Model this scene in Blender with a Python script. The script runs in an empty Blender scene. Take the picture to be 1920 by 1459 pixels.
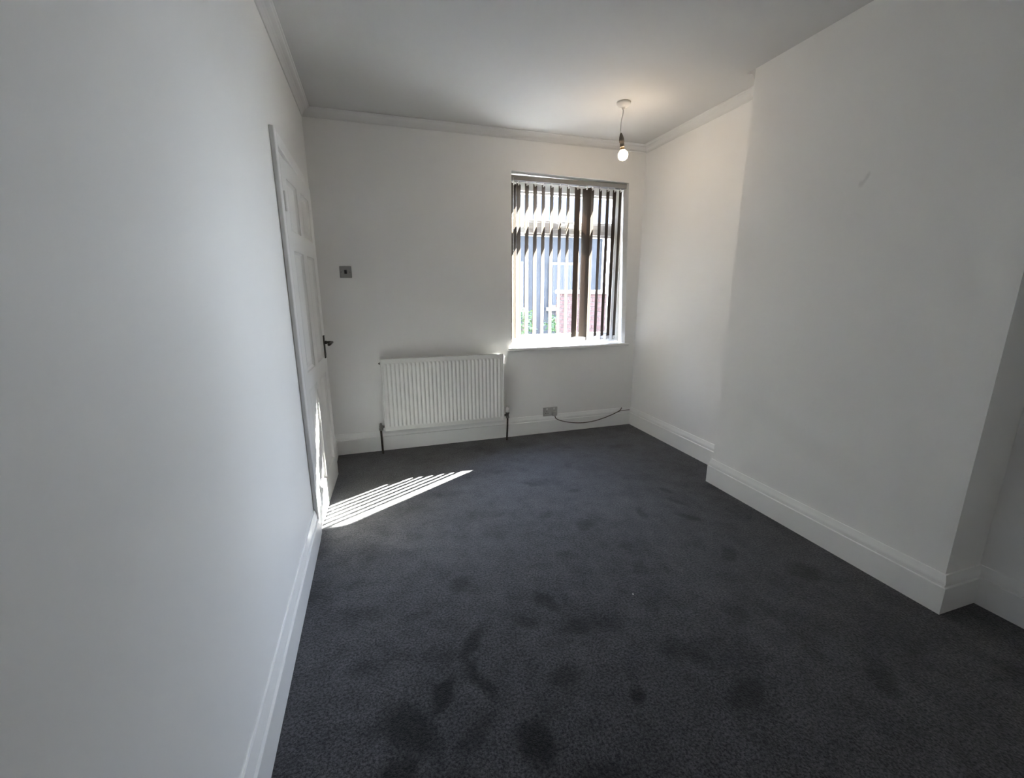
import bpy, bmesh, math, random
from mathutils import Vector, Matrix, noise
C = bpy.context.scene
COL = C.collection
R = math.radians
random.seed(7)

# ------------------------------------------------------------------ camera
F_PX = 801.66
cam_d = bpy.data.cameras.new('camera'); cam = bpy.data.objects.new('camera', cam_d); COL.objects.link(cam)
cam_d.sensor_fit = 'HORIZONTAL'; cam_d.sensor_width = 36.0; cam_d.lens = F_PX * 36.0 / 1920.0
cam_d.clip_start = 0.02; cam_d.clip_end = 200
def camera_matrix(loc, pitch, yaw, roll):
    p, y, r = R(pitch), R(yaw), R(roll)
    f = Vector((math.sin(y)*math.cos(p), math.cos(y)*math.cos(p), -math.sin(p)))
    rt = Vector((math.cos(y), -math.sin(y), 0)); up = rt.cross(f)
    r2 = math.cos(r)*rt + math.sin(r)*up; u2 = -math.sin(r)*rt + math.cos(r)*up
    M = Matrix(((r2.x, u2.x, -f.x), (r2.y, u2.y, -f.y), (r2.z, u2.z, -f.z))).to_4x4()
    M.translation = Vector(loc); return M
cam.matrix_world = camera_matrix((0.3902, -3.6307, 1.3338), 13.056, 17.548, -0.148)
C.camera = cam

# ------------------------------------------------------------------ exposure, sky, sun
C.view_settings.view_transform = 'Standard'; C.view_settings.look = 'None'
C.view_settings.gamma = 1.0; C.view_settings.use_curve_mapping = False
C.view_settings.exposure = 3.04
C.cycles.max_bounces = 14; C.cycles.diffuse_bounces = 8; C.cycles.glossy_bounces = 4
C.cycles.transparent_max_bounces = 12; C.cycles.transmission_bounces = 6
C.cycles.use_denoising = True; C.cycles.blur_glossy = 0.0; C.cycles.sample_clamp_indirect = 20.0

SUN_EL, SUN_AZ = 34.5, 58.6            # azimuth measured from +Y towards +X
w = bpy.data.worlds.new('sky'); C.world = w; w.use_nodes = True
nt = w.node_tree; bg = nt.nodes['Background']
# hazy summer sky: pale near the horizon, bluer overhead
tc = nt.nodes.new('ShaderNodeTexCoord'); sx = nt.nodes.new('ShaderNodeSeparateXYZ'); rp = nt.nodes.new('ShaderNodeValToRGB')
nt.links.new(tc.outputs['Generated'], sx.inputs[0]); nt.links.new(sx.outputs['Z'], rp.inputs[0]); nt.links.new(rp.outputs[0], bg.inputs[0])
rp.color_ramp.elements[0].position = 0.0; rp.color_ramp.elements[0].color = (0.84, 0.90, 1.0, 1)
rp.color_ramp.elements[1].position = 0.8; rp.color_ramp.elements[1].color = (0.56, 0.67, 0.98, 1)
bg.inputs[1].default_value = 8.0

sd = bpy.data.lights.new('sun', 'SUN'); sd.energy = 37.0; sd.angle = R(0.53); sd.color = (1.0, 0.965, 0.91)
so = bpy.data.objects.new('sun', sd); COL.objects.link(so); so.location = (6, 4, 6)
to_sun = Vector((math.sin(R(SUN_AZ))*math.cos(R(SUN_EL)), math.cos(R(SUN_AZ))*math.cos(R(SUN_EL)), math.sin(R(SUN_EL))))
so.rotation_euler = to_sun.to_track_quat('Z', 'Y').to_euler()

# sampling aid only: tells the sampler where the sky enters, gives off nothing
pd = bpy.data.lights.new('window_portal', 'AREA'); pd.shape = 'RECTANGLE'; pd.size = 1.25; pd.size_y = 1.55; pd.cycles.is_portal = True
po = bpy.data.objects.new('window_portal', pd); COL.objects.link(po); po.location = (2.1, 0.30, 1.55); po.rotation_euler = (R(-90), 0, 0)

# ------------------------------------------------------------------ materials
def mat(name, col, rough=0.5, metal=0.0, spec=0.5):
    m = bpy.data.materials.new(name); m.use_nodes = True
    b = m.node_tree.nodes['Principled BSDF']
    b.inputs['Base Color'].default_value = (*col, 1); b.inputs['Roughness'].default_value = rough
    b.inputs['Metallic'].default_value = metal; b.inputs['Specular IOR Level'].default_value = spec
    return m
def noise_node(m, scale, detail=3, rough=0.5, coord='Object'):
    t = m.node_tree; tc = t.nodes.new('ShaderNodeTexCoord'); n = t.nodes.new('ShaderNodeTexNoise')
    n.inputs['Scale'].default_value = scale; n.inputs['Detail'].default_value = detail; n.inputs['Roughness'].default_value = rough
    t.links.new(tc.outputs[coord], n.inputs['Vector']); return n
def add_bump(m, scale, strength, dist, detail=3):
    t = m.node_tree; n = noise_node(m, scale, detail); b = t.nodes.new('ShaderNodeBump')
    b.inputs['Strength'].default_value = strength; b.inputs['Distance'].default_value = dist
    t.links.new(n.outputs['Fac'], b.inputs['Height']); t.links.new(b.outputs[0], t.nodes['Principled BSDF'].inputs['Normal']); return b
def vary(m, c1, c2, scale, detail=3, lo=0.35, hi=0.65):
    t = m.node_tree; n = noise_node(m, scale, detail); r = t.nodes.new('ShaderNodeValToRGB')
    r.color_ramp.elements[0].position = lo; r.color_ramp.elements[1].position = hi
    r.color_ramp.elements[0].color = (*c1, 1); r.color_ramp.elements[1].color = (*c2, 1)
    t.links.new(n.outputs['Fac'], r.inputs[0]); t.links.new(r.outputs[0], t.nodes['Principled BSDF'].inputs['Base Color']); return r

M_WALL = mat('matt_white_wall_paint', (0.78, 0.775, 0.755), 0.62, spec=0.35)
vary(M_WALL, (0.815, 0.812, 0.80), (0.84, 0.837, 0.825), 1.3, 4); add_bump(M_WALL, 9, 0.10, 0.01, 4)
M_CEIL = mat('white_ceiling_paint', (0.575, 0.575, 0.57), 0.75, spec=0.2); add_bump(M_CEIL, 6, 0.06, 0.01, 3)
M_TRIM = mat('white_satin_woodwork', (0.84, 0.84, 0.83), 0.28); add_bump(M_TRIM, 14, 0.05, 0.006, 2)
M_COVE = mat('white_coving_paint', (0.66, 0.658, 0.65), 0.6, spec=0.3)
M_DOOR = mat('white_gloss_door_paint', (0.80, 0.80, 0.785), 0.30); add_bump(M_DOOR, 30, 0.05, 0.004, 2)
M_SILL = mat('white_gloss_sill_paint', (0.80, 0.80, 0.79), 0.22, spec=0.6)
M_UPVC = mat('white_window_plastic', (0.78, 0.78, 0.77), 0.28)
M_RAD = mat('white_radiator_enamel', (0.80, 0.80, 0.775), 0.35)
M_STEEL = mat('brushed_steel', (0.34, 0.34, 0.33), 0.38, 1.0); add_bump(M_STEEL, 220, 0.1, 0.001, 2)
M_BLACK = mat('black_plastic', (0.012, 0.012, 0.012), 0.4)
M_HANDLE = mat('dark_bronze_handle', (0.055, 0.05, 0.042), 0.38, 0.8)
M_PIPE = mat('tarnished_copper_pipe', (0.045, 0.036, 0.03), 0.5, 0.5); vary(M_PIPE, (0.03, 0.025, 0.022), (0.08, 0.06, 0.045), 40)
M_VALVE = mat('dull_chrome_valve', (0.20, 0.19, 0.18), 0.4, 1.0)
M_PLASTIC = mat('white_plastic', (0.75, 0.74, 0.72), 0.35)
M_SOCK = mat('satin_metal_socket_plate', (0.50, 0.49, 0.47), 0.42, 0.6)
M_CABLE = mat('brown_cable_sheath', (0.085, 0.062, 0.048), 0.5)
M_BRASS = mat('bulb_cap_metal', (0.45, 0.33, 0.18), 0.35, 1.0)
M_HOLDER = mat('brown_grey_lamp_holder', (0.10, 0.085, 0.075), 0.5)
M_RAIL = mat('shade_grey_blind_rail', (0.26, 0.255, 0.25), 0.45)  # white headrail; its shade under the soffit is put into this grey

# wall with a smudge and an old filled line on the chimney breast
M_CHIM = mat('matt_white_chimney_paint', (0.78, 0.775, 0.755), 0.62, spec=0.35)
def chimney_marks():
    t = M_CHIM.node_tree; b = t.nodes['Principled BSDF']
    geo = t.nodes.new('ShaderNodeNewGeometry')
    base = noise_node(M_CHIM, 1.3, 4); base_r = t.nodes.new('ShaderNodeValToRGB')
    base_r.color_ramp.elements[0].color = (0.815, 0.812, 0.80, 1); base_r.color_ramp.elements[1].color = (0.84, 0.837, 0.825, 1)
    t.links.new(base.outputs['Fac'], base_r.inputs[0])
    prev = base_r.outputs[0]
    wob = noise_node(M_CHIM, 35, 3)
    for (py, pz, sy, sz, ang, k) in ((-2.085, 1.842, .010, .020, 0.4, .85), (-2.066, 1.818, .012, .016, 0.5, .87), (-1.62, 0.62, .10, .22, 0.2, .975), (-1.95, 0.55, .35, .07, 0.3, .96)):
        mp = t.nodes.new('ShaderNodeMapping'); mp.vector_type = 'TEXTURE'
        mp.inputs['Location'].default_value = (2.581, py, pz); mp.inputs['Rotation'].default_value = (ang, 0, 0); mp.inputs['Scale'].default_value = (1, sy, sz)
        add = t.nodes.new('ShaderNodeVectorMath'); add.operation = 'MULTIPLY_ADD'
        add.inputs[1].default_value = (0, 0.02, 0.02)
        t.links.new(wob.outputs['Color'], add.inputs[0]); t.links.new(geo.outputs['Position'], add.inputs[2])
        t.links.new(add.outputs[0], mp.inputs['Vector'])
        ln = t.nodes.new('ShaderNodeVectorMath'); ln.operation = 'LENGTH'; t.links.new(mp.outputs[0], ln.inputs[0])
        mr = t.nodes.new('ShaderNodeMapRange'); mr.inputs['From Min'].default_value = 0.5; mr.inputs['From Max'].default_value = 1.4
        mr.inputs['To Min'].default_value = k; mr.inputs['To Max'].default_value = 1.0; t.links.new(ln.outputs['Value'], mr.inputs['Value'])
        mx = t.nodes.new('ShaderNodeVectorMath'); mx.operation = 'SCALE'
        t.links.new(prev, mx.inputs[0]); t.links.new(mr.outputs[0], mx.inputs['Scale']); prev = mx.outputs[0]
    t.links.new(prev, b.inputs['Base Color'])
    add_bump(M_CHIM, 7, 0.14, 0.012, 4)
chimney_marks()

# carpet: two-tone fine pile, brushed patches come from the mesh attribute "pile"
M_CARPET = mat('charcoal_twist_pile_carpet', (0.06, 0.06, 0.066), 0.95, spec=0.1)
def carpet_nodes():
    t = M_CARPET.node_tree; b = t.nodes['Principled BSDF']
    n1 = noise_node(M_CARPET, 120, 3, 0.75); r1 = t.nodes.new('ShaderNodeValToRGB')
    r1.color_ramp.elements[0].position = 0.37; r1.color_ramp.elements[1].position = 0.66
    r1.color_ramp.elements[0].color = (0.016, 0.016, 0.0185, 1); r1.color_ramp.elements[1].color = (0.088, 0.086, 0.092, 1)
    t.links.new(n1.outputs['Fac'], r1.inputs[0])
    at = t.nodes.new('ShaderNodeAttribute'); at.attribute_name = 'pile'
    mr = t.nodes.new('ShaderNodeMapRange'); mr.inputs['To Min'].default_value = 1.35; mr.inputs['To Max'].default_value = 0.24
    t.links.new(at.outputs['Fac'], mr.inputs['Value'])
    sc = t.nodes.new('ShaderNodeVectorMath'); sc.operation = 'SCALE'
    t.links.new(r1.outputs[0], sc.inputs[0]); t.links.new(mr.outputs[0], sc.inputs['Scale'])
    t.links.new(sc.outputs[0], b.inputs['Base Color'])
    bp = t.nodes.new('ShaderNodeBump'); bp.inputs['Strength'].default_value = 0.7; bp.inputs['Distance'].default_value = 0.006
    t.links.new(n1.outputs['Fac'], bp.inputs['Height']); t.links.new(bp.outputs[0], b.inputs['Normal'])
    b.inputs['Sheen Weight'].default_value = 0.25; b.inputs['Sheen Roughness'].default_value = 0.5
carpet_nodes()

# blind fabric: taupe, slightly translucent
M_FABRIC = bpy.data.materials.new('taupe_blind_fabric'); M_FABRIC.use_nodes = True
def fabric_nodes():
    t = M_FABRIC.node_tree; t.nodes.clear()
    out = t.nodes.new('ShaderNodeOutputMaterial'); mix = t.nodes.new('ShaderNodeMixShader'); mix.inputs[0].default_value = 0.28
    d = t.nodes.new('ShaderNodeBsdfDiffuse'); tr = t.nodes.new('ShaderNodeBsdfTranslucent')
    tc = t.nodes.new('ShaderNodeTexCoord'); n = t.nodes.new('ShaderNodeTexNoise'); n.inputs['Scale'].default_value = 260
    r = t.nodes.new('ShaderNodeValToRGB'); r.color_ramp.elements[0].color = (0.105, 0.088, 0.074, 1); r.color_ramp.elements[1].color = (0.14, 0.122, 0.105, 1)
    t.links.new(tc.outputs['Object'], n.inputs['Vector']); t.links.new(n.outputs['Fac'], r.inputs[0])
    t.links.new(r.outputs[0], d.inputs['Color']); tr.inputs['Color'].default_value = (0.13, 0.10, 0.08, 1)
    t.links.new(d.outputs[0], mix.inputs[1]); t.links.new(tr.outputs[0], mix.inputs[2]); t.links.new(mix.outputs[0], out.inputs['Surface'])
fabric_nodes()

M_GLASS = bpy.data.materials.new('window_glass'); M_GLASS.use_nodes = True
def glass_nodes():
    t = M_GLASS.node_tree; t.nodes.clear()
    out = t.nodes.new('ShaderNodeOutputMaterial'); mix = t.nodes.new('ShaderNodeMixShader')
    tr = t.nodes.new('ShaderNodeBsdfTransparent'); tr.inputs['Color'].default_value = (0.95, 0.97, 0.96, 1)
    g = t.nodes.new('ShaderNodeBsdfGlossy'); g.inputs['Roughness'].default_value = 0.02
    lw = t.nodes.new('ShaderNodeLayerWeight'); lw.inputs['Blend'].default_value = 0.5       # Schlick reflectance, same from both faces
    pw = t.nodes.new('ShaderNodeMath'); pw.operation = 'POWER'; pw.inputs[1].default_value = 5.0
    fr = t.nodes.new('ShaderNodeMath'); fr.operation = 'MULTIPLY_ADD'; fr.inputs[1].default_value = 0.96; fr.inputs[2].default_value = 0.04
    t.links.new(lw.outputs['Facing'], pw.inputs[0]); t.links.new(pw.outputs[0], fr.inputs[0])
    t.links.new(fr.outputs[0], mix.inputs[0]); t.links.new(tr.outputs[0], mix.inputs[1]); t.links.new(g.outputs[0], mix.inputs[2]); t.links.new(mix.outputs[0], out.inputs['Surface'])
glass_nodes()

M_BULB = bpy.data.materials.new('glowing_bulb'); M_BULB.use_nodes = True
def bulb_nodes():
    t = M_BULB.node_tree; t.nodes.clear(); out = t.nodes.new('ShaderNodeOutputMaterial'); e = t.nodes.new('ShaderNodeEmission')
    e.inputs['Color'].default_value = (1.0, 0.78, 0.54, 1); e.inputs['Strength'].default_value = 13.0
    t.links.new(e.outputs[0], out.inputs['Surface'])
bulb_nodes()

M_BRICK = mat('weathered_red_brick', (0.06, 0.04, 0.035), 0.95, spec=0.1); vary(M_BRICK, (0.050, 0.030, 0.027), (0.075, 0.048, 0.044), 6, 4)
M_MORTAR = mat('grey_mortar', (0.060, 0.056, 0.053), 0.95, spec=0.1)
M_STONE = mat('pale_stone', (0.45, 0.43, 0.40), 0.85); vary(M_STONE, (0.38, 0.365, 0.34), (0.52, 0.50, 0.46), 5, 4)
M_PAVE = mat('weathered_concrete_paving', (0.36, 0.35, 0.33), 0.9); vary(M_PAVE, (0.10, 0.098, 0.095), (0.17, 0.165, 0.16), 3, 5)
M_RENDER = mat('charcoal_render', (0.02, 0.02, 0.02), 0.95, spec=0.05); vary(M_RENDER, (0.017, 0.0185, 0.021), (0.023, 0.025, 0.028), 2.5, 5)
M_SLATE = mat('dark_blue_slate', (0.03, 0.03, 0.035), 0.85, spec=0.1); vary(M_SLATE, (0.026, 0.029, 0.036), (0.034, 0.038, 0.046), 4, 3)
M_LEAF = mat('garden_leaf', (0.03, 0.06, 0.02), 0.7, spec=0.2); vary(M_LEAF, (0.020, 0.045, 0.014), (0.045, 0.085, 0.028), 9, 2)
M_STEM = mat('shrub_stem', (0.10, 0.07, 0.05), 0.8)
M_DARKGLASS = mat('dark_far_window_glass', (0.02, 0.022, 0.026), 0.3, spec=0.04)
M_GREYFRAME = mat('grey_painted_timber', (0.045, 0.045, 0.048), 0.8, spec=0.1)
M_POT = mat('terracotta_pot', (0.38, 0.17, 0.10), 0.8)

# ------------------------------------------------------------------ helpers
def obj(name, bm, m, parent=None, smooth=False, loc=None):
    bmesh.ops.recalc_face_normals(bm, faces=bm.faces[:])
    me = bpy.data.meshes.new(name); bm.to_mesh(me); bm.free()
    if m: me.materials.append(m)
    if smooth:
        for p in me.polygons: p.use_smooth = True
    o = bpy.data.objects.new(name, me); COL.objects.link(o)
    if loc is not None: o.location = loc
    if parent: o.parent = parent
    return o
def tag(o, label=None, cat=None, group=None, kind=None):
    if label: o['label'] = label
    if cat: o['category'] = cat
    if group: o['group'] = group
    if kind: o['kind'] = kind
    return o
def thing(name, label, cat, loc=(0, 0, 0), rotz=0, group=None, kind=None):
    o = bpy.data.objects.new(name, None); COL.objects.link(o); o.location = loc; o.rotation_euler = (0, 0, rotz)
    return tag(o, label, cat, group, kind)
def struct(name, bm, m, parent=None, smooth=False):
    o = obj(name, bm, m, parent, smooth)
    if not parent: o['kind'] = 'structure'
    return o
def box(bm, x0, y0, z0, x1, y1, z1, bevel=0.0, seg=2):
    vs = [bm.verts.new((x, y, z)) for z in (z0, z1) for y in (y0, y1) for x in (x0, x1)]
    fs = [(0, 2, 3, 1), (4, 5, 7, 6), (0, 1, 5, 4), (2, 6, 7, 3), (0, 4, 6, 2), (1, 3, 7, 5)]
    faces = [bm.faces.new([vs[i] for i in f]) for f in fs]
    if bevel > 0:
        es = list({e for f in faces for e in f.edges})
        bmesh.ops.bevel(bm, geom=es, offset=bevel, segments=seg, profile=0.5, affect='EDGES')
    return bm
def B(): return bmesh.new()
def quad(bm, *pts):
    bm.faces.new([bm.verts.new(p) for p in pts])
def lathe(bm, prof, n=20, center=(0, 0, 0), axis='Z'):
    rings = []
    for (r, h) in prof:
        ring = []
        for k in range(n):
            a = 2*math.pi*k/n
            if axis == 'Z': p = (center[0]+r*math.cos(a), center[1]+r*math.sin(a), center[2]+h)
            elif axis == 'X': p = (center[0]+h, center[1]+r*math.cos(a), center[2]+r*math.sin(a))
            else: p = (center[0]+r*math.cos(a), center[1]+h, center[2]+r*math.sin(a))
            ring.append(bm.verts.new(p))
        rings.append(ring)
    for a, b in zip(rings, rings[1:]):
        for k in range(n): bm.faces.new((a[k], a[(k+1) % n], b[(k+1) % n], b[k]))
    bm.faces.new(rings[0][::-1]); bm.faces.new(rings[-1]); return bm
def tube(bm, pts, r, n=10):
    pts = [Vector(p) for p in pts]; rings = []; up = Vector((0, 0, 1))
    for i, p in enumerate(pts):
        d = (pts[min(i+1, len(pts)-1)] - pts[max(i-1, 0)]).normalized()
        s = d.cross(up) if abs(d.z) < 0.95 else d.cross(Vector((0, 1, 0)))
        s.normalize(); t = s.cross(d).normalized()
        rings.append([bm.verts.new(p + r*(math.cos(2*math.pi*k/n)*s + math.sin(2*math.pi*k/n)*t)) for k in range(n)])
    for a, b in zip(rings, rings[1:]):
        for k in range(n): bm.faces.new((a[k], a[(k+1) % n], b[(k+1) % n], b[k]))
    bm.faces.new(rings[0][::-1]); bm.faces.new(rings[-1]); return bm
def smooth_path(pts, n=8):
    pts = [Vector(p) for p in pts]; out = []
    for i in range(len(pts)-1):
        p0 = pts[max(i-1, 0)]; p1 = pts[i]; p2 = pts[i+1]; p3 = pts[min(i+2, len(pts)-1)]
        for k in range(n):
            t = k/n
            out.append(0.5*((2*p1)+(-p0+p2)*t+(2*p0-5*p1+4*p2-p3)*t*t+(-p0+3*p1-3*p2+p3)*t**3))
    out.append(pts[-1]); return out
def sweep(bm, a, b, na, nb, n, prof):
    """extrude a wall profile (offset, z) from a to b; na / nb are the neighbouring wall normals for mitres (None = square end)"""
    rows = []
    for (p, nn) in ((a, na), (b, nb)):
        row = []
        for (o, z) in prof:
            v = Vector((p[0], p[1])) + Vector(n)*o
            if nn is not None: v += Vector(nn)*o
            row.append(bm.verts.new((v.x, v.y, z)))
        rows.append(row)
    k = len(prof)
    for i in range(k): bm.faces.new((rows[0][i], rows[0][(i+1) % k], rows[1][(i+1) % k], rows[1][i]))
    bm.faces.new(rows[0][::-1]); bm.faces.new(rows[1]); return bm

# ------------------------------------------------------------------ room dimensions (metres; x right, y towards window wall, z up)
XA, XC, Y1, Y2, XA2, YF, H = 2.803, 2.581, -1.374, -2.687, 2.810, -4.06, 2.571
ZC = 2.518
# door opening in the left wall
DY0, DY1, DZ = -1.238, -0.422, 1.988
# window opening corners on the room side of the window wall (not quite plumb)
WL = 1.537; WRT, WRB = 2.642, 2.690; WZ0 = 0.812; WZT = 2.275
FY0, FY1 = 0.13, 0.20       # window frame depth
OUTY = 0.285                # outer face of the brickwork

# ------------------------------------------------------------------ floor (carpet with brushed pile marks)
PRINTS = [ # x, y, half length, half width, angle(deg from +x), strength
 (.674, -1.905, .055, .040, 60, .75), (.655, -2.255, .080, .024, 50, .95), (.650, -2.415, .120, .024, -72, .9), (.520, -2.44, .075, .030, 60, .95),
 (1.02, -2.130, .075, .032, -60, .85), (.895, -2.215, .050, .030, -30, .75), (1.09, -2.30, .045, .040, 20, .75), (1.139, -2.65, .030, .024, 10, 1.0),
 (.770, -2.68, .075, .050, 80, .95), (.40, -2.52, .100, .055, -50, .9), (.36, -2.66, .06, .06, 0, .9), (.25, -2.25, .05, .04, 0, .5), (.60, -2.60, .08, .03, 30, .6), (.95, -2.50, .06, .03, 0, .5),
 (2.20, -1.39, .06, .022, -60, .85), (2.10, -1.73, .07, .026, -55, .9), (2.165, -1.55, .07, .02, -70, .85), (1.48, -1.62, .06, .04, 20, .7), (1.86, -1.60, .07, .028, 70, .7),
 (1.30, -1.45, .05, .03, 30, .6), (1.60, -1.20, .05, .02, 0, .7), (1.36, -1.02, .06, .022, -40, .7), (1.75, -.80, .06, .025, 60, .6), (2.3, -.55, .07, .03, 20, .6), (1.9, -.45, .05, .02, 0, .6),
 (2.05, -2.10, .07, .035, 45, .7), (2.3, -2.35, .07, .03, 20, .7), (1.75, -2.45, .06, .04, 70, .6), (1.5, -2.75, .09, .04, 20, .7), (2.0, -2.85, .07, .04, 40, .7), (1.25, -1.85, .05, .03, -20, .45), (1.55, -2.05, .06, .03, 60, .5), (.22, -1.75, .05, .03, 60, .4), (.45, -2.05, .06, .03, 10, .45), (1.2, -.75, .05, .02, 20, .5), (1.0, -1.35, .06, .03, 10, .4)]
def make_floor():
    nx, ny = 176, 254; x0, x1, y0, y1 = -0.02, XA2+0.02, YF, 0.0
    vs, fs, at = [], [], []
    for j in range(ny+1):
        for i in range(nx+1):
            x = x0+(x1-x0)*i/nx; y = y0+(y1-y0)*j/ny
            a = noise.noise(Vector((x*1.5, y*1.5, 3.1))); b = noise.noise(Vector((x*5.5, y*6.5, 9.7))); c = noise.noise(Vector((x*14, y*13, 1.3)))
            v = 0.26 + 0.20*a + 0.55*max(0, b*1.7-0.12)*(0.5+0.5*noise.noise(Vector((x*2.1, y*2.1, 40)))+.25) + 0.30*c + 0.22*noise.noise(Vector((x*34, y*34, 4)))
            wx = x+0.018*noise.noise(Vector((x*16, y*16, 5))); wy = y+0.018*noise.noise(Vector((x*16, y*16, 8)))
            for (px, py, L, W, ang, k) in PRINTS:
                dx, dy = wx-px, wy-py
                if abs(dx) > .3 or abs(dy) > .3: continue
                ca, sa = math.cos(R(ang)), math.sin(R(ang)); u = (dx*ca+dy*sa)/(L*1.15); q = (-dx*sa+dy*ca)/(W*1.25)
                d = math.sqrt(u*u+q*q); f = max(0, min(1, (1.25-d)/0.75)); f = f*f*(3-2*f)
                v = max(v, v+(1-v)*f*k)
            v = max(0, min(1, v)); at.append(v); vs.append((x, y, -0.0035*v))
    for j in range(ny):
        for i in range(nx):
            a = j*(nx+1)+i; fs.append((a, a+1, a+nx+2, a+nx+1))
    me = bpy.data.meshes.new('floor'); me.from_pydata(vs, [], fs); me.materials.append(M_CARPET)
    A = me.attributes.new('pile', 'FLOAT', 'POINT'); A.data.foreach_set('value', at)
    for p in me.polygons: p.use_smooth = True
    o = bpy.data.objects.new('floor', me); COL.objects.link(o); o['kind'] = 'structure'
make_floor()

# ------------------------------------------------------------------ walls and ceiling
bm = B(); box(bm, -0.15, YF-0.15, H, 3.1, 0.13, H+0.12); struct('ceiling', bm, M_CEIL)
bm = B()
box(bm, -0.12, YF, -0.05, 0, DY0, H); box(bm, -0.12, DY1, -0.05, 0, 0.0, H); box(bm, -0.12, DY0, DZ, 0, DY1, H)
struct('wall_left', bm, M_WALL)
# window wall: four blocks round the opening, right jamb slightly out of plumb
bm = B()
box(bm, -0.12, 0, -0.05, WL, FY1, H)
box(bm, WL, 0, -0.05, 2.95, FY1, WZ0)
def prism(bm, pa, pb):
    a = [bm.verts.new(p) for p in pa]; b = [bm.verts.new(p) for p in pb]; n = len(a)
    bm.faces.new(a); bm.faces.new(b[::-1])
    for i in range(n): bm.faces.new((a[i], b[i], b[(i+1) % n], a[(i+1) % n]))
def pr(poly, y0, y1): prism(bm, [(x, y0, z) for x, z in poly], [(x, y1, z) for x, z in poly])
pr([(WL, WZT+.012), (WRT, WZT-.012), (WRT, H), (WL, H)], 0, FY1)
pr([(WRB, WZ0), (2.95, WZ0), (2.95, H), (WRT, H), (WRT, WZT-.012)], 0, FY1)
struct('wall_back', bm, M_WALL)
bm = B(); box(bm, XA, Y1, -0.05, 2.95, 0, H); struct('wall_right', bm, M_WALL)
bm = B(); box(bm, XC, Y2, -0.05, 2.95, Y1, H); struct('wall_chimney', bm, M_CHIM)
bm = B(); box(bm, XA2, YF, -0.05, 2.95, Y2, H); struct('wall_alcove', bm, M_WALL)
bm = B(); box(bm, -0.12, YF-0.12, -0.05, 2.95, YF, H); struct('wall_front', bm, M_WALL)
# the dark landing behind the door
bm = B()
box(bm, -1.2, -1.7, -0.05, -1.15, 0.05, H); box(bm, -1.15, -1.75, -0.05, -0.12, -1.7, H); box(bm, -1.15, 0.0, -0.05, -0.12, 0.05, H)
box(bm, -1.15, -1.7, H-0.05, -0.12, 0.0, H); box(bm, -1.15, -1.7, -0.05, -0.12, 0.0, -0.005)
struct('wall_landing', bm, M_WALL)

# ------------------------------------------------------------------ baseboards
HS = 0.174
SK = [(0, 0), (.021, 0), (.021, .1190), (.0203, .1212), (.0120, .1222), (.0120, .1322), (.0152, .1328), (.0156, .1380), (.0145, .1450), (.0105, .1570), (.0075, .1680), (.0060, .1740), (0, .1740)]
nL, nBk, nR, nF = (1, 0), (0, -1), (-1, 0), (0, 1)
def base(name, a, b, na, nb, n, m=M_TRIM, prof=SK):
    bm = B(); sweep(bm, a, b, na, nb, n, prof); return struct(name, bm, m)
base('baseboard_left', (0, YF), (0, -1.300), nF, None, nL)
base('baseboard_corner', (0, -0.360), (0, 0), None, nBk, nL)
base('baseboard_back', (0, 0), (XA, 0), nL, nR, nBk)
base('baseboard_right', (XA, 0), (XA, Y1), nBk, nF, nR)
NEG = lambda n: (-n[0], -n[1])
base('baseboard_chimney_far', (XA, Y1), (XC, Y1), nR, nR, nF)
base('baseboard_chimney', (XC, Y1), (XC, Y2), nF, nBk, nR)
base('baseboard_chimney_near', (XC, Y2), (XA2, Y2), nR, nR, nBk)
base('baseboard_alcove', (XA2, Y2), (XA2, YF), nBk, nF, nR)
base('baseboard_front', (XA2, YF), (0, YF), nR, nL, nF)

# ------------------------------------------------------------------ coving
CD = 0.060
CV = [(0, ZC), (.006, ZC), (.008, ZC+.005), (.007, ZC+.009), (.010, ZC+.018), (.017, ZC+.028), (.028, ZC+.036), (.042, ZC+.041), (.047, ZC+.043), (.051, ZC+.047), (CD-.001, ZC+.0485), (CD, H-.002), (CD, H+.004), (0, H+.004)]
cove_i = 0
def cove(a, b, na, nb, n):
    global cove_i
    cove_i += 1; bm = B(); sweep(bm, a, b, na, nb, n, CV); o = struct('trim_%d' % cove_i, bm, M_COVE); return o
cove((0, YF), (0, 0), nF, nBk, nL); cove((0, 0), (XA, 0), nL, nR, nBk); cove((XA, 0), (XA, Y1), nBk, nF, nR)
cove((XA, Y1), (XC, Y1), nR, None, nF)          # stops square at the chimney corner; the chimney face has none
cove((XA2, Y2), (XA2, YF), None, nF, nR)

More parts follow.
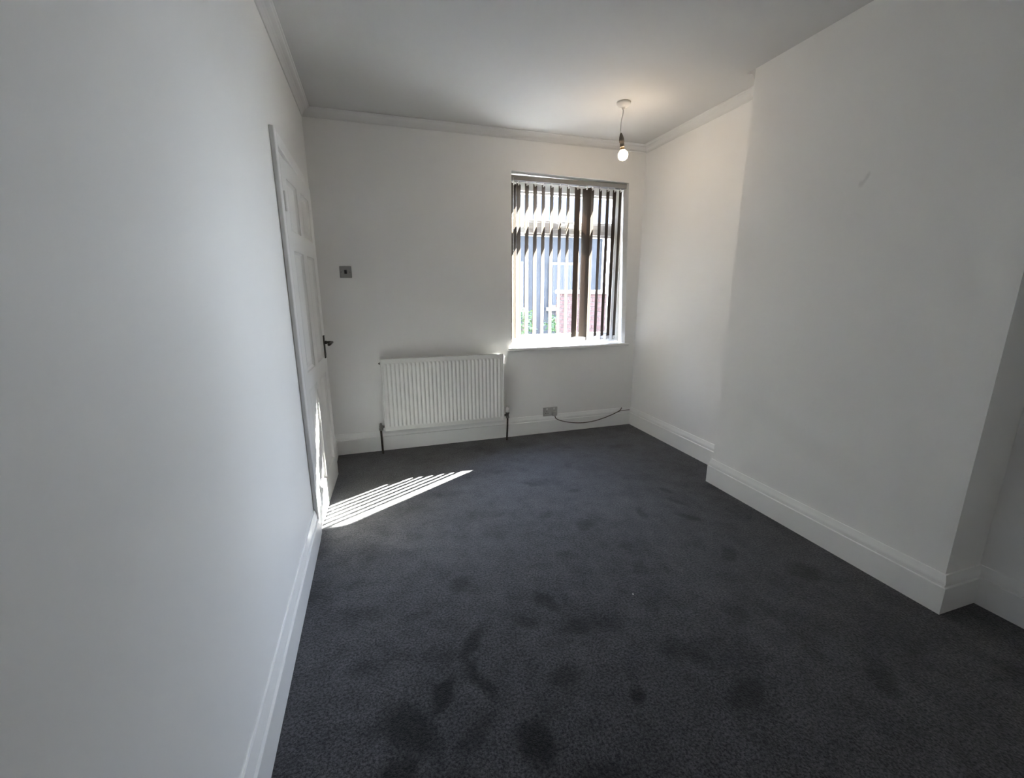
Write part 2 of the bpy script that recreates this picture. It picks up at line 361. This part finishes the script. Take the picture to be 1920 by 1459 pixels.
# ------------------------------------------------------------------ door: frame stays, leaf stands a few degrees ajar
def architrave():
    bm = B(); W = .062
    for (ya, yb, z0, z1) in ((DY0-W, DY0, 0, DZ+W), (DY1, DY1+W, 0, DZ+W), (DY0, DY1, DZ, DZ+W)):
        box(bm, 0, ya, z0, .020, yb, z1, .003, 1)
    o = struct('trim_door_architrave', bm, M_TRIM)
    bm = B(); box(bm, -.12, DY0, 0, 0, DY0+.022, DZ); box(bm, -.12, DY1-.022, 0, 0, DY1, DZ); box(bm, -.12, DY0+.022, DZ-.022, 0, DY1-.022, DZ)
    box(bm, -.060, DY0+.022, 0, -.042, DY0+.034, DZ-.022); box(bm, -.060, DY1-.034, 0, -.042, DY1-.022, DZ-.022)
    struct('trim_door_lining', bm, M_TRIM)
architrave()
def make_door():
    DW, DT, Z0, Z1 = 0.766, 0.035, 0.012, 1.958
    A = Vector((0.016, DY0+.026, 0)); E = Vector((0.052, -0.446, 0))
    rot = math.atan2((E-A).y, (E-A).x)
    t = bpy.data.objects.new('door_1', None); COL.objects.link(t); t.location = A; t.rotation_euler = (0, 0, rot)
    tag(t, 'white six panel door standing slightly ajar in the left wall', 'door', kind='structure')
    # local: x along the leaf, y into the landing (front face y=0), z up;  front normal is -y
    cols = [(.100, .330), (.436, .666)]; rows = [(.185, .800), (.897, 1.530), (1.628, 1.872)]
    bm = B()
    for (x0, x1) in ((0, .100), (.666, DW)): box(bm, x0, 0, Z0, x1, DT, Z1, .002, 1)
    for (z0, z1) in ((Z0, .185), (.800, .897), (1.530, 1.628), (1.872, Z1)): box(bm, .0995, .0003, z0, .6665, DT-.0003, z1)
    for (z0, z1) in rows: box(bm, .330, .0003, z0-.0005, .436, DT-.0003, z1+.0005)
    obj('door_frame', bm, M_DOOR, t)
    for (z0, z1) in rows:
        for (x0, x1) in cols:
            # a moulded panel: bead step down, flat, raised field
            def panel(bm, side):
                lv = [(0, .0), (.002, .005), (.008, .0105), (.013, .0140), (.030, .0140), (.046, .0080), (.052, .0070)]
                rings = []
                for (ins, dep) in lv:
                    y = dep if side == 0 else DT-dep
                    rings.append([bm.verts.new(p) for p in ((x0+ins, y, z0+ins), (x1-ins, y, z0+ins), (x1-ins, y, z1-ins), (x0+ins, y, z1-ins))])
                for a, b in zip(rings, rings[1:]):
                    for k in range(4): bm.faces.new((a[k], a[(k+1) % 4], b[(k+1) % 4], b[k]))
                bm.faces.new(rings[-1])
            bm = B(); panel(bm, 0); panel(bm, 1); obj('door_panel', bm, M_DOOR, t)
    # lever handle on a tall back plate
    hx, hz = .706, .992
    bm = B(); box(bm, hx-.020, -.007, .886, hx+.020, 0, 1.040, .003, 2)
    h = obj('door_handle', bm, M_HANDLE, t)
    bm = B(); lathe(bm, [(.0115, 0), (.0115, -.012), (.009, -.016), (.009, -.048)], 14, (hx, -.006, hz), 'Y')
    tube(bm, smooth_path([(hx, -.050, hz), (hx-.02, -.056, hz+.002), (hx-.06, -.056, hz+.003), (hx-.105, -.052, hz-.002), (hx-.118, -.046, hz-.003)], 5), .0085, 10)
    obj('lever', bm, M_HANDLE, h, True)
    bm = B(); lathe(bm, [(.0065, 0), (.0065, -.0015)], 12, (hx, -.0072, .925), 'Y'); box(bm, hx-.002, -.0088, .907, hx+.002, -.0072, .922); obj('keyhole', bm, M_BLACK, h)
    for z in (.20, 1.75):
        bm = B(); box(bm, -.0015, .002, z-.045, -.0002, .030, z+.045); obj('hinge', bm, M_DOOR, t)
        bm = B(); lathe(bm, [(.006, -.045), (.006, .045)], 10, (-.004, -.006, z)); box(bm, -.002, -.002, z-.045, .026, .0005, z+.045); obj('hinge', bm, M_DOOR, t)
make_door()

# ------------------------------------------------------------------ window: frame, panes, sill
def make_window():
    t = bpy.data.objects.new('window_1', None); COL.objects.link(t); t.location = (0, 0, 0)
    tag(t, 'white plastic framed window behind the vertical blind', 'window', kind='structure')
    xl, xr = WL-.015, 2.705; z0, z1 = .835, 2.285
    fx0, fx1, fz0, fz1 = xl+.066, 2.592, .905, 2.165
    tz0, tz1 = 1.822, 1.918
    bm = B()
    box(bm, xl, FY0, z0, fx0, FY1, z1, .004, 1); box(bm, fx1, FY0, z0, xr, FY1, z1, .004, 1)
    box(bm, fx0, FY0, fz1, fx1, FY1, z1, .004, 1); box(bm, fx0, FY0, z0, fx1, FY1, fz0, .004, 1)
    obj('window_frame', bm, M_UPVC, t)
    cells = [(fx0, fx1)]
    for (a, b) in cells:
        bm = B(); box(bm, a, FY0, tz0, b, FY1, tz1, .004, 1)
        box(bm, a, FY0-.006, tz0+.040, b, FY0, tz0+.056, .002, 1); obj('transom', bm, M_UPVC, t)
        for (za, zb) in ((fz0, tz0), (tz1, fz1)):
            bm = B(); s = .018
            for (p, q, u, v) in ((a, za, a+s, zb), (b-s, za, b, zb), (a+s, za, b-s, za+s), (a+s, zb-s, b-s, zb)): box(bm, p, FY0+.012, q, u, FY1-.012, v, .003, 1)
            sash = obj('glazing_bead', bm, M_UPVC, t)
            bm = B(); box(bm, a+s, .162, za+s, b-s, .166, zb-s); obj('pane', bm, M_GLASS, sash)
    bm = B(); box(bm, 2.09, FY0-.022, 1.90, 2.11, FY0+.012, 1.93, .003, 1); box(bm, 2.04, FY0-.030, 1.912, 2.16, FY0-.018, 1.926, .004, 2); obj('window_catch', bm, M_UPVC, t)
make_window()
def sill():
    bm = B(); y1 = FY0+.002
    pts = [(1.503, -.030), (2.722, -.030), (2.722, 0), (WRB+.002, .001), (WRB+.002, y1), (WL-.002, y1), (WL-.002, .001), (1.503, 0)]
    prism(bm, [(x, y, .800) for x, y in pts], [(x, y, .827) for x, y in pts])
    es = [e for e in bm.edges if all(abs(v.co.y+.030) < 1e-4 for v in e.verts)]
    bmesh.ops.bevel(bm, geom=es, offset=.009, segments=4, profile=.5, affect='EDGES')
    struct('trim_window_sill', bm, M_SILL)
sill()

# ------------------------------------------------------------------ vertical blind
def make_blind():
    t = thing('vertical_blind', 'taupe vertical louvre blind hanging in the window recess above the sill', 'blind', (2.1, .062, 2.25))
    L = lambda x, y, z: (x-2.1, y-.062, z-2.25)
    bm = B(); x0, x1 = WL+.006, 2.638
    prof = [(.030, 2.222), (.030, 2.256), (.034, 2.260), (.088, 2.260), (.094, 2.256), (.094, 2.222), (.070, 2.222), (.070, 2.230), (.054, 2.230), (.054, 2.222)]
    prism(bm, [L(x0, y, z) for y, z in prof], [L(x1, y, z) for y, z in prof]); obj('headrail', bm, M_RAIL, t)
    ztop, zbot, hw = 2.205, .868, .0445
    bm = B(); n = 8; rows = []
    for z in (ztop, ztop-.03, 1.9, 1.5, 1.2, .95, zbot+.035, zbot):
        row = []
        for k in range(n+1):
            u = -hw+2*hw*k/n; c = .0035*(1-(u/hw)**2)
            row.append((u, c, z-2.25))
        rows.append(row)
    for off in (0, .0009):
        vr = [[bm.verts.new((u, c+off, z)) for (u, c, z) in r] for r in rows]
        for a, b in zip(vr, vr[1:]):
            for k in range(n): bm.faces.new((a[k], a[k+1], b[k+1], b[k]) if off else (a[k], b[k], b[k+1], a[k+1]))
        if off == 0: v0 = vr
    for r0, r1 in zip(zip(v0, v0[1:]), zip(vr, vr[1:])):
        for k in (0, n): bm.faces.new((r0[0][k], r0[1][k], r1[1][k], r1[0][k]))
    for q in (0, -1):
        for k in range(n): bm.faces.new((v0[q][k], v0[q][k+1], vr[q][k+1], vr[q][k]))
    first = obj('louvre', bm, M_FABRIC, t, True); me = first.data
    bm = B(); box(bm, -.006, -.002, ztop-2.25-.012, .006, .004, ztop-2.25+.018); hook = obj('hanger', bm, M_PLASTIC, first); hm = hook.data
    bm = B(); box(bm, -.038, -.001, zbot-2.25+.004, .038, .0055, zbot-2.25+.030); wt = obj('bottom_weight', bm, M_PLASTIC, first); wm = wt.data
    spots = [(1.580, 46), (1.622, 42), (1.697, 41), (1.772, 42), (1.848, 41), (1.926, 42), (2.004, 41), (2.082, 42), (2.172, 60), (2.252, 147), (2.318, 44), (2.396, 45), (2.472, 47), (2.540, 50), (2.600, 46)]
    for i, (x, th) in enumerate(spots):
        if i == 0: o = first
        else:
            o = bpy.data.objects.new('louvre', me); COL.objects.link(o); o.parent = t
            for nm, m in (('hanger', hm), ('bottom_weight', wm)):
                c = bpy.data.objects.new(nm, m); COL.objects.link(c); c.parent = o
        o.location = (x-2.1, .066-.062 + (-.018 if i == 9 else 0), 0)
        o.rotation_euler = (R(random.uniform(-.12, .12)), 0, R(90-th))
    # bead chains linking the louvre feet, front and back
    for s in (-1, 1):
        bm = B(); pts = []
        for (xa, ta), (xb, tb) in zip(spots, spots[1:]):
            pa = Vector((xa+s*.040*math.sin(R(ta)), .066+s*.040*math.cos(R(ta)), .882)); pb = Vector((xb+s*.040*math.sin(R(tb)), .066+s*.040*math.cos(R(tb)), .882))
            for k in range(6):
                f = k/6; p = pa.lerp(pb, f); p.z -= .016*4*f*(1-f); pts.append(L(*p))
        tube(bm, pts, .0017, 5); obj('bottom_chain', bm, M_PLASTIC, t)
    bm = B(); tube(bm, [L(1.562, .024, 2.24), L(1.561, .022, 1.8), L(1.561, .022, 1.3), L(1.562, .024, 1.05)], .0016, 6); obj('pull_cord', bm, M_PLASTIC, t)
make_blind()

# ------------------------------------------------------------------ radiator
def make_radiator():
    X0, X1, ZB, ZT, YFr, YB = .408, 1.424, .196, .796, -.118, -.062
    t = thing('radiator', 'long white ribbed panel radiator on the back wall left of the window', 'radiator', (.916, 0, 0))
    L = lambda x, y, z: (x-.916, y, z)
    # ribbed front sheet
    n_rib = 30; pitch = (X1-X0-.030)/n_rib; prof = []
    x = X0+.015
    prof.append((X0+.004, 0)); 
    for k in range(n_rib):
        a = x+k*pitch
        prof += [(a+.10*pitch, .0), (a+.20*pitch, .0035), (a+.34*pitch, .0085), (a+.5*pitch, .0098), (a+.66*pitch, .0085), (a+.80*pitch, .0035), (a+.90*pitch, .0)]
    prof.append((X1-.004, 0))
    zs = [(ZB+.006, .0), (ZB+.030, .0), (ZB+.036, .35), (ZB+.048, 1.0), (ZT-.052, 1.0), (ZT-.040, .35), (ZT-.034, .0), (ZT-.006, 0)]
    bm = B(); rows = []
    for (z, k) in zs: rows.append([bm.verts.new(L(px, YFr+.010-d*k, z)) for (px, d) in prof])
    for a, b in zip(rows, rows[1:]):
        for k in range(len(prof)-1): bm.faces.new((a[k], a[k+1], b[k+1], b[k]))
    obj('front_panel', bm, M_RAD, t, False)
    bm = B(); box(bm, X0-.916, YFr+.0101, ZB, X1-.916, YFr+.024, ZT, .004, 2); obj('water_panel', bm, M_RAD, t)
    bm = B()
    for k in range(60):
        xx = X0+.04+k*(X1-X0-.08)/59; box(bm, xx-.0008-.916, YFr+.0245, ZB+.04, xx+.0008-.916, YB-.004, ZT-.04)
    obj('convector_fins', bm, M_RAD, t)
    for (xa, xb) in ((X0-.006, X0-.0005), (X1+.0005, X1+.006)):
        bm = B(); box(bm, xa-.916, YFr+.002, ZB+.004, xb-.916, YB, ZT-.004, .002, 1); obj('side_panel', bm, M_RAD, t)
    for xx in (.56, 1.27):
        bm = B(); box(bm, xx-.02-.916, YB-.004, ZB+.03, xx+.02-.916, -.0005, ZT-.05); box(bm, xx-.02-.916, YFr+.024, ZT-.10, xx+.02-.916, YB-.004, ZT-.06); obj('bracket', bm, M_RAD, t)
    bm = B(); lathe(bm, [(.009, 0), (.009, -.008), (.005, -.009), (.005, -.014)], 12, L(X0-.006, -.088, ZT-.035), 'X'); obj('blanking_plug', bm, M_VALVE, t)
    bm = B(); lathe(bm, [(.010, 0), (.010, .010), (.006, .011), (.006, .020)], 12, L(X1+.006, -.088, ZT-.030), 'X'); obj('bleed_valve', bm, M_PLASTIC, t)
    # left: chrome lockshield valve, tail and pipe
    v = B(); zl = .226; lathe(v, [(.013, -.024), (.016, -.020), (.016, -.006), (.013, -.002), (.013, .018), (.010, .022), (.010, .034), (.006, .038)], 16, L(.374, -.088, zl))
    lathe(v, [(.0125, 0), (.0125, .014), (.010, .016), (.010, .030)], 12, L(.376, -.088, zl+.006), 'X')
    vo = obj('lockshield_valve', v, M_VALVE, t, True)
    p = B(); tube(p, [L(.372, -.088, zl-.022), L(.373, -.088, .12), L(.375, -.088, -.004)], .0085, 12); obj('pipe', p, M_PIPE, t, True)
    # right: valve with white head
    v = B(); zr = .232; xr = 1.468; lathe(v, [(.012, -.026), (.0155, -.022), (.0155, -.008), (.012, -.004), (.012, .014), (.017, .018), (.017, .030)], 16, L(xr, -.088, zr))
    lathe(v, [(.0125, 0), (.0125, -.014), (.010, -.016), (.010, -.034)], 12, L(xr-.004, -.088, zr+.004), 'X')
    obj('valve_body', v, M_VALVE, t, True)
    v = B(); lathe(v, [(.016, .0302), (.0195, .034), (.020, .060), (.017, .068), (.011, .072), (.010, .080), (.006, .083)], 18, L(xr, -.088, zr)); obj('valve_head', v, M_PLASTIC, t, True)
    p = B(); tube(p, [L(xr, -.088, zr-.024), L(xr-.002, -.088, .12), L(xr-.008, -.088, -.004)], .0080, 12); obj('pipe', p, M_PIPE, t, True)
make_radiator()

# ------------------------------------------------------------------ light switch, socket, cable
def make_switch():
    t = thing('light_switch', 'square brushed steel light switch with a black rocker beside the door', 'switch', (.200, 0, 1.470))
    bm = B(); box(bm, -.043, -.008, -.043, .043, 0, .043, .003, 2); obj('plate', bm, M_STEEL, t)
    bm = B(); box(bm, -.009, -.0105, -.014, .009, -.0082, .014, .001, 1)
    for v in bm.verts:
        if v.co.y < -.009: v.co.y -= .0025*(v.co.z/.014)
    obj('rocker', bm, M_BLACK, t)
    for s in (-1, 1):
        bm = B(); lathe(bm, [(.0035, 0), (.0030, -.0015)], 10, (s*.030, -.0082, 0), 'Y'); obj('screw', bm, M_VALVE, t)
make_switch()
def make_socket():
    t = thing('wall_socket', 'grey metal double wall socket low on the wall below the window', 'socket', (1.917, 0, .205))
    bm = B(); box(bm, -.073, -.010, -.043, .073, 0, .043, .003, 2); obj('plate', bm, M_SOCK, t)
    for s in (-1, 1):
        bm = B(); box(bm, s*.036-.027, -.0112, -.036, s*.036+.027, -.0102, .014, .0004, 1); m = obj('outlet', bm, M_SOCK, t)
        bm = B()
        for (dx, dz, w, h) in ((0, .004, .002, .004), (-.011, -.014, .0035, .002), (.011, -.014, .0035, .002)): box(bm, s*.036+dx-w, -.0118, dz-h, s*.036+dx+w, -.0113, dz+h)
        obj('pin_holes', bm, M_BLACK, m)
        bm = B(); box(bm, s*.036-.008, -.0135, .019, s*.036+.008, -.0102, .036, .001, 1); obj('rocker', bm, M_PLASTIC, t)
make_socket()
def make_cable():
    t = thing('power_cable', 'brown cable plugged into the low wall socket and drooping along the baseboard to the corner', 'cable', (1.955, -.03, .18))
    L = lambda x, y, z: (x-1.955, y+.03, z-.18)
    bm = B()
    prof = [(-.024, -.022), (.024, -.022), (.026, .004), (.014, .026), (-.014, .026), (-.026, .004)]
    cx, cz = 1.954, .186
    prism(bm, [L(cx+x, -.0125, cz+z) for x, z in prof], [L(cx+x*.82, -.042, cz+z*.82) for x, z in prof])
    bmesh.ops.bevel(bm, geom=bm.edges[:], offset=.003, segments=2, affect='EDGES'); obj('plug', bm, M_SOCK, t)
    pts = [(1.956, -.030, .168), (1.965, -.034, .142), (2.00, -.030, .120), (2.08, -.027, .092), (2.18, -.026, .073), (2.28, -.026, .066), (2.38, -.026, .073), (2.48, -.026, .092), (2.57, -.026, .118), (2.64, -.024, .142), (2.675, -.018, .160), (2.690, -.010, .178)]
    bm = B(); tube(bm, [L(*p) for p in smooth_path(pts, 6)], .0042, 8); obj('lead', bm, M_CABLE, t, True)
    pts = [(2.640, -.0235, .141), (2.68, -.024, .150), (2.72, -.0235, .151), (2.776, -.0235, .151)]
    bm = B(); tube(bm, [L(*p) for p in smooth_path(pts, 6)], .003, 8); obj('lead_end', bm, M_CABLE, t, True)
make_cable()

# ------------------------------------------------------------------ pendant lamp with bare bulb
def make_pendant():
    t = thing('pendant_light', 'bare glowing bulb on a short cord hanging from a white ceiling rose', 'lamp', (2.101, -.75, H))
    L = lambda x, y, z: (x-2.101, y+.75, z-H)
    bm = B(); lathe(bm, [(.047, 0), (.047, -.010), (.044, -.014), (.036, -.024), (.020, -.031), (.011, -.034), (.010, -.043), (.006, -.046)], 28, (0, 0, 0)); obj('ceiling_rose', bm, M_PLASTIC, t, True)
    bm = B(); tube(bm, [L(*p) for p in smooth_path([(2.101, -.75, H-.040), (2.100, -.75, 2.50), (2.091, -.75, 2.46), (2.088, -.75, 2.42), (2.089, -.75, 2.385), (2.094, -.75, 2.362)], 6)], .0036, 8); obj('cord', bm, M_PLASTIC, t, True)
    bm = B(); lathe(bm, [(.004, .050), (.007, .046), (.012, .032), (.0165, .014), (.0175, .006), (.0175, -.006), (.0150, -.010), (.0150, -.030), (.0165, -.032), (.0165, -.040)], 20, (0, 0, 0))
    h = obj('lamp_holder', bm, M_HOLDER, t, True, L(2.100, -.75, 2.333)); h.rotation_euler = (0, R(-10), 0)
    bm = B(); lathe(bm, [(.0125, -.0402), (.0125, -.046), (.0135, -.050), (.0150, -.056)], 20); obj('bulb_cap', bm, M_BRASS, h, True)
    bm = B(); prof = [(.0150, -.0562), (.018, -.060), (.025, -.068)]
    for k in range(1, 12):
        a = math.pi*(.27+.73*k/12); prof.append((.0335*math.sin(a), -.0895+.0335*math.cos(a)))
    prof.append((.002, -.1229)); lathe(bm, prof, 28); obj('bulb', bm, M_BULB, h, True)
make_pendant()

bm = B(); bmesh.ops.create_icosphere(bm, subdivisions=2, radius=.0035)
for v in bm.verts: v.co *= (1+.3*noise.noise(v.co*400)); 
o = obj('paper_speck', bm, M_PLASTIC, None, False, (1.407, -2.21, .0015)); tag(o, 'tiny white paper speck lying on the dark carpet', 'litter')

# ------------------------------------------------------------------ outside: brick skin of the house, yard, boundary wall, building opposite
def outside():
    # mortar backing of the outer leaf with the brick reveals beside the window
    OX0, OX1, OZ0, OZ1 = 1.505, 2.698, .80, 2.29
    bm = B()
    box(bm, -2, FY1, -.4, OX0-.012, OUTY-.008, 5.0); box(bm, OX1+.012, FY1, -.4, 3.6, OUTY-.008, 5.0)
    box(bm, OX0-.012, FY1, OZ1+.012, OX1+.012, OUTY-.008, 5.0); box(bm, OX0-.012, FY1, -.4, OX1+.012, OUTY-.008, OZ0-.05)
    wo = struct('wall_outside', bm, M_MORTAR)
    bm = B(); box(bm, -.1075, -.0405, -.0325, .1075, .0405, .0325, .004, 1); bme = obj('brick', bm, M_BRICK, wo); mesh = bme.data
    first = True; k = 0
    z = OZ0+.0325
    while z < OZ1+.25:
        for side in (-1, 1):
            off = .0 if k % 2 else .056
            xs = [.1075, .3325] if k % 2 else [.052, .2175+.005]
            for q, dx in enumerate(xs):
                x = (OX1+dx) if side > 0 else (OX0-dx)
                if first: o = bme; first = False
                else: o = bpy.data.objects.new('brick', mesh); COL.objects.link(o); o.parent = wo
                o.location = (x, .2445, z)
                if not (k % 2) and q == 0: o.scale = (.48, 1, 1)
        z += .075; k += 1
    bm = B(); box(bm, OX0, FY1, .752, OX1, OUTY+.05, .830); bm.verts.ensure_lookup_table()
    for v in bm.verts:
        if v.co.y > OUTY and v.co.z > .8: v.co.z -= .02
    struct('trim_outer_sill', bm, M_STONE)
    bm = B(); box(bm, OX0-.1, FY1, OZ1, OX1+.1, OUTY+.004, OZ1+.15); struct('trim_lintel', bm, M_STONE)
    # yard
    bm = B(); box(bm, -8, OUTY-.01, -.30, 16, 30, -.20); struct('ground', bm, M_PAVE)
    # boundary wall of single bricks on the right of the yard
    BX = 3.95
    bm = B(); box(bm, BX+.008, .7, -.2, BX+.20, 4.6, 1.26); wy = struct('wall_yard', bm, M_MORTAR)
    bm = B(); box(bm, -.05, -.1075, -.0325, .05, .1075, .0325, .004, 1); b0 = obj('brick', bm, M_BRICK, wy); mesh = b0.data; first = True
    for r in range(17):
        for c in range(17):
            y = .82+c*.225+(.1125 if r % 2 else 0); zz = .035+r*.075
            if first: o = b0; first = False
            else: o = bpy.data.objects.new('brick', mesh); COL.objects.link(o); o.parent = wy
            o.location = (BX+.05+random.uniform(-.003, .003), y, zz)
    for k in range(7):
        bm = B(); box(bm, BX-.04, .7+k*.557, 1.262, BX+.24, .7+(k+1)*.557-.008, 1.330, .012, 2); obj('coping_stone', bm, M_STONE, wy)
    # the building across the yard, cut short on the right to let skylight in
    bt = thing('outbuilding', 'charcoal rendered building with added slate roof hiding sky across the yard outside the window', 'building', (5, 6.6, -.2))
    L = lambda x, y, z: (x-5, y-6.6, z+.2)
    def lb(bm, x0, y0, z0, x1, y1, z1, bv=0): 
        a = L(x0, y0, z0); b = L(x1, y1, z1); box(bm, *a, *b, bv, 1)
    bm = B(); lb(bm, -4, 6.6, -.2, 6.2, 9.5, 2.86); obj('wall', bm, M_RENDER, bt)
    bm = B(); y = 6.40; z = 2.86
    for k in range(16):                      # slated mansard added over the bright sky, steep to stay unlit; courses lap
        a = [L(-4.2, y-.030, z), L(6.35, y-.030, z), L(6.35, y+.075, z+.165), L(-4.2, y+.075, z+.165)]
        prism(bm, a, [(p[0], p[1]+.03, p[2]+.006) for p in a]); y += .082; z += .135
    lb(bm, -4.2, 6.75, 2.86, 6.35, 9.5, 4.7)
    obj('roof', bm, M_SLATE, bt)
    bm = B(); lb(bm, -4.2, 6.28, 2.80, 6.35, 6.40, 2.88, .02); obj('gutter', bm, M_UPVC, bt)
    for (xa, xb) in ((3.0, 3.9), (4.6, 5.4)):
        bm = B(); lb(bm, xa, 6.53, .9, xb, 6.605, 2.0); 
        f = obj('window', bm, M_GREYFRAME, bt)
        bm = B(); lb(bm, xa+.07, 6.515, .97, (xa+xb)/2-.03, 6.529, 1.93); lb(bm, (xa+xb)/2+.03, 6.515, .97, xb-.07, 6.529, 1.93); obj('pane', bm, M_DARKGLASS, f)
        bm = B(); lb(bm, xa-.06, 6.46, .82, xb+.06, 6.61, .90); obj('window_sill', bm, M_STONE, bt)
    bm = B(); tube(bm, [L(6.05, 6.5, 2.82), L(6.05, 6.5, -.2)], .04, 10); obj('downpipe', bm, M_UPVC, bt)
    # shrubs in pots along the foot of that building
    def shrub(x, y, h, r, label, seed):
        rnd = random.Random(seed)
        s = thing('potted_shrub', label, 'plant', (x, y, -.2))
        bm = B(); lathe(bm, [(.13, 0), (.18, .26), (.19, .26), (.19, .30), (.165, .30), (.15, .26)], 18); obj('pot', bm, M_POT, s, True)
        bm = B()
        for k in range(6):
            a = rnd.uniform(0, 6.28); e = rnd.uniform(.1, .6)*r
            tube(bm, [(0.02*math.cos(a), .02*math.sin(a), .26), (e*.5*math.cos(a), e*.5*math.sin(a), .26+h*.5), (e*math.cos(a), e*math.sin(a), .26+h*.95)], .008, 5)
        obj('stem', bm, M_STEM, s)
        bm = B()
        for k in range(420):
            d = Vector((rnd.gauss(0, 1), rnd.gauss(0, 1), rnd.gauss(0, 1))).normalized()*(rnd.random()**.4)
            p = Vector((d.x*r, d.y*r, .30+h*.55+d.z*h*.48)); ax = Vector((rnd.gauss(0, 1), rnd.gauss(0, 1), rnd.gauss(0, .5))).normalized()
            sd = ax.cross(Vector((rnd.gauss(0, 1), rnd.gauss(0, 1), 1))).normalized(); l = rnd.uniform(.05, .09); wd = l*.32
            nn = ax.cross(sd)*l*.12
            bm.faces.new([bm.verts.new(q) for q in (p, p+ax*l*.5+sd*wd+nn, p+ax*l, p+ax*l*.5-sd*wd+nn)])
        o = obj('foliage', bm, M_LEAF, s); o['kind'] = 'stuff'
    shrub(3.55, 5.6, .85, .34, 'leafy green shrub in a pot, nearer the left side of the window view', 1)
    shrub(4.55, 5.9, .65, .30, 'small green potted shrub before the outbuilding, between a bigger shrub and the brick wall', 2)
outside()
